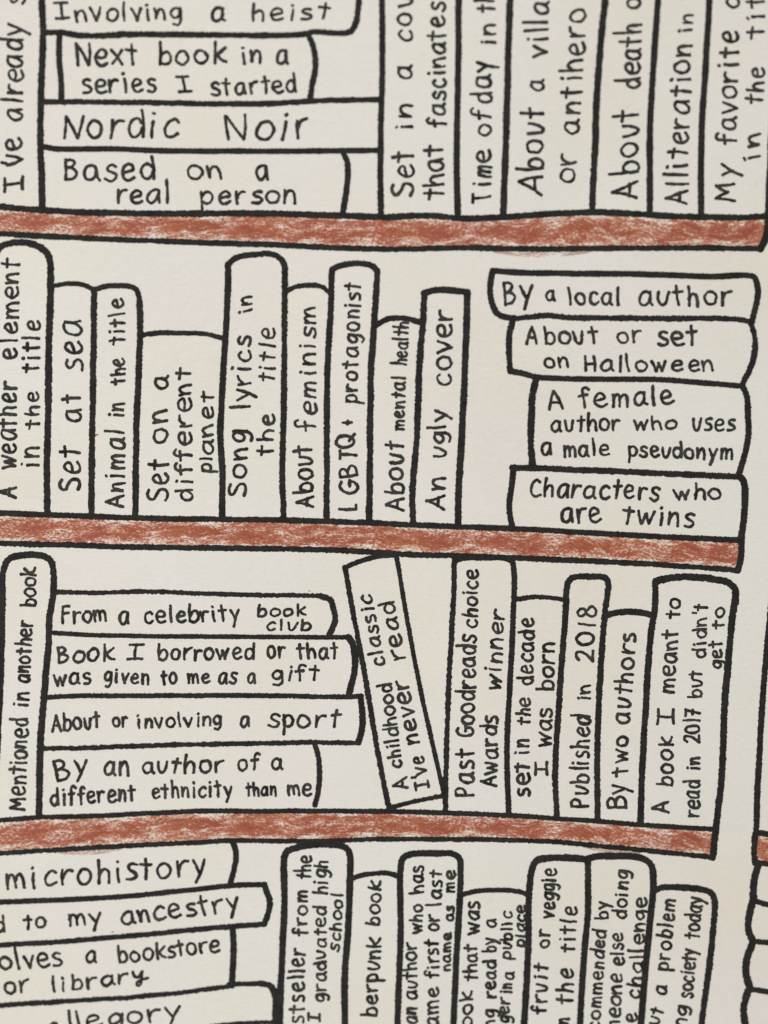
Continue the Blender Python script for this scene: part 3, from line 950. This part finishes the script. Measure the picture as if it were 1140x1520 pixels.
book("upright drawn book ending graduated high school", UP,
  [(424,1266),(440,1258),(468,1253),(500,1254),(517,1262),(520,1288),(517,1375),(512,1445),(512,1565),(414,1565),(419,1410),(422,1340)],
  [(9.5, [(414.5,1530),(415,1515),(419,1410.5),(422.6,1340),(424.4,1266),(440,1258),(468,1253.5),(500,1254.4),(515,1260),(519.5,1270),(520,1287.7),(517,1375),(512,1445.6),(512,1515),(512,1530)]),
   (7, [(470,1250),(490,1249)])], """
41 50 | stseller | 232 914 236 588
41 44 | from | 246 543 250 343
41 40 1.7 | the | 262 302 264 198
41 40 | I | 302 907 300 865
41 40 1.4 | graduated | 324 823 328 412
41 42 | high | 332 367 332 218
41 36 1.4 | school | 382 610 400 360
""")
book("upright drawn book ending in punk book", UP,
  [(521,1303),(545,1297),(577,1296),(595,1302),(595,1375),(592,1445),(590,1565),(512,1565),(512,1445),(517,1375)],
  [(7, [(522,1303.5),(545,1297.5),(577,1296.5),(594,1301.7)])], """
41 48 | berpunk | 540 887 562 546
41 42 | book | 555 502 562 308
41 46 | y | 540 950 540 915
""")
book("upright drawn book reading author who has, name as me", UP,
  [(594,1288),(598,1272),(612,1267),(650,1266),(675,1268),(683,1277),(682,1340),(677,1428),(673,1565),(590,1565),(592,1445),(595,1375)],
  [(9, [(590,1530),(590.5,1515),(592.8,1445.6),(594.6,1375),(594.6,1290),(598,1274),(610,1268),(650.7,1266.7),(672,1267.6),(682,1275),(683.5,1290),(682,1340),(677,1428),(673.5,1515),(673,1530)])], """
41 44 | an | 710 917 712 838
41 42 | author | 714 812 708 562
41 40 | who | 732 532 734 402
41 42 | has | 738 362 740 238
41 46 | ame | 802 930 804 753
41 42 | first | 806 722 802 553
41 42 | or | 806 522 806 448
41 42 | last | 812 412 817 258
41 31 | name | 853 692 855 523
41 32 | as | 866 480 868 410
41 36 | me | 872 360 872 260
""")
book("low upright drawn book ending in a public place", UP,
  [(686,1328),(707,1323),(738,1321),(770,1323),(786,1328),(784,1410),(778,1565),(673,1565),(677,1428),(682,1340)],
  [(7, [(687.5,1328),(707,1323),(738,1321),(770,1323.5),(783,1327.5)])], """
41 44 | ook | 946 930 950 770
41 42 | that | 966 732 964 573
41 44 | was | 972 537 976 390
41 42 | ng | 1036 930 1045 848
41 42 | read | 1046 807 1044 638
41 42 | by | 1046 612 1046 543
41 38 | a | 1046 507 1046 462
42 38 | ager | 46 955 50 800
42 38 | in | 56 785 60 737
42 38 | a | 66 730 70 690
42 36 | public | 56 642 60 433
42 33 1.3 | place | 113 590 116 408
""")
book("upright drawn book titled fruit or veggie in the title", UP,
  [(792,1282),(800,1275),(827,1273),(871,1276),(873,1358),(866,1428),(860,1565),(777,1565),(784,1410),(786,1323)],
  [(9.5, [(777,1530),(778.5,1515),(784,1410.5),(785.6,1323),(790,1289),(797,1277),(810,1274),(827.7,1273),(870,1275.4)]),
   (9, [(872.6,1277),(872.6,1358),(866,1428),(861,1515),(860,1530)])], """
42 46 | fruit | 204 872 212 656
42 42 | or | 216 592 216 508
42 46 | veggie | 234 472 248 253
42 44 | in | 302 940 302 882
42 50 | the | 314 832 318 678
42 48 | title | 322 614 336 413
""")
book("upright drawn book reading else doing, challenge", UP,
  [(871,1275),(887,1271),(933,1271),(957,1275),(968,1286),(970,1312),(966,1358),(959,1428),(951,1565),(860,1565),(866,1428),(873,1358)],
  [(9.5, [(870.5,1275.4),(887,1271),(910,1270.5),(933,1271),(955,1275),(967,1285),(970,1312),(966,1358),(959,1428),(952,1515),(951,1530)])], """
42 40 | commended | 428 940 456 512
42 38 | by | 464 472 468 388
42 44 | neone | 512 938 526 698
42 42 | else | 532 668 528 526
42 42 | doing | 542 472 554 260
42 44 | e | 590 907 590 862
42 42 1.45 | challenge | 600 812 630 373
""")
book("upright drawn book ending society today, last of bottom row", UP,
  [(972,1321),(992,1317),(1020,1318),(1045,1321),(1060,1332),(1057,1393),(1049,1463),(1041,1565),(951,1565),(959,1428),(966,1358)],
  [(9, [(972,1321.5),(980,1318),(992.6,1316.5),(1020.7,1318),(1043,1320.5),(1056,1326),(1060.5,1337),(1057.5,1393),(1049,1463),(1042,1515),(1041,1530)])], """
42 42 | ut | 680 925 702 845
42 44 | a | 712 797 714 748
42 44 | problem | 722 692 752 383
42 42 | ng | 790 935 802 833
42 44 | society | 820 808 838 593
42 48 | today | 850 557 866 373
""")

# ================================================================== THE NEXT BOOKCASE, AT THE RIGHT EDGE
book("blank upright drawn book edge at right, above short crayon piece", UP,
  [(1142,900),(1137,965),(1133,1023),(1127,1110),(1122,1237),(1190,1242),(1190,900)],
  [(8.5, [(1147,870),(1139,960),(1133,1023),(1127.7,1110.5),(1124,1180),(1122,1236)])], "")
book("first blank flat drawn book under the right crayon piece", FLAT,
  [(1124,1282),(1119,1305),(1117,1337),(1150,1346),(1190,1356),(1190,1288)],
  [(10, [(1126,1284),(1120,1303),(1118,1320),(1118,1336)]), (8, [(1117,1337),(1130,1340),(1150,1346)])], "")
book("second blank flat drawn book down at the right edge", FLAT,
  [(1117,1338),(1111,1365),(1111,1382),(1118,1398),(1150,1401),(1190,1405),(1190,1356),(1150,1346)],
  [(10, [(1117,1339),(1112,1360),(1111,1380),(1118,1398)]), (8, [(1118,1397),(1130,1398.5),(1150,1401)])], "")
book("third blank flat drawn book down at the right edge", FLAT,
  [(1118,1398),(1108,1425),(1107,1445),(1113,1468),(1150,1474),(1190,1480),(1190,1405),(1150,1401)],
  [(10, [(1117,1400),(1109,1422),(1107,1443),(1113,1467)]), (8, [(1112,1468),(1130,1471),(1150,1474)])], "")
book("blank flat drawn book at the bottom right corner", FLAT,
  [(1113,1468),(1105,1492),(1106,1510),(1111,1560),(1190,1560),(1190,1480),(1150,1474)],
  [(10, [(1111,1470),(1105,1488),(1104,1505),(1108,1530)])], "")

# ------------------------------------------------------------------ tiny marks left on the page
def speck(label, x, y, w, col):
    m, nt, nd, lk, bs = new_mat("speck")
    bs.inputs['Base Color'].default_value = (*col, 1); bs.inputs['Roughness'].default_value = .8
    V, F = [], []
    ribbon(V, F, catmull([(x - w * .4, y), (x, y + w * .25), (x + w * .5, y + w * .1)], .4), w, .5, .5)
    o = link_mesh("stray_speck", V, F, m)
    o['label'] = label; o['category'] = 'speck'
speck("tiny red speck beside the book reading Animal in the title", 144, 645, 2.2, (.42, .10, .09))
speck("tiny brown speck just above the book reading From a celebrity book club", 459, 877, 1.7, (.30, .20, .14))
speck("tiny rust speck below the words my ancestry", 167, 1383, 2.0, (.45, .26, .18))
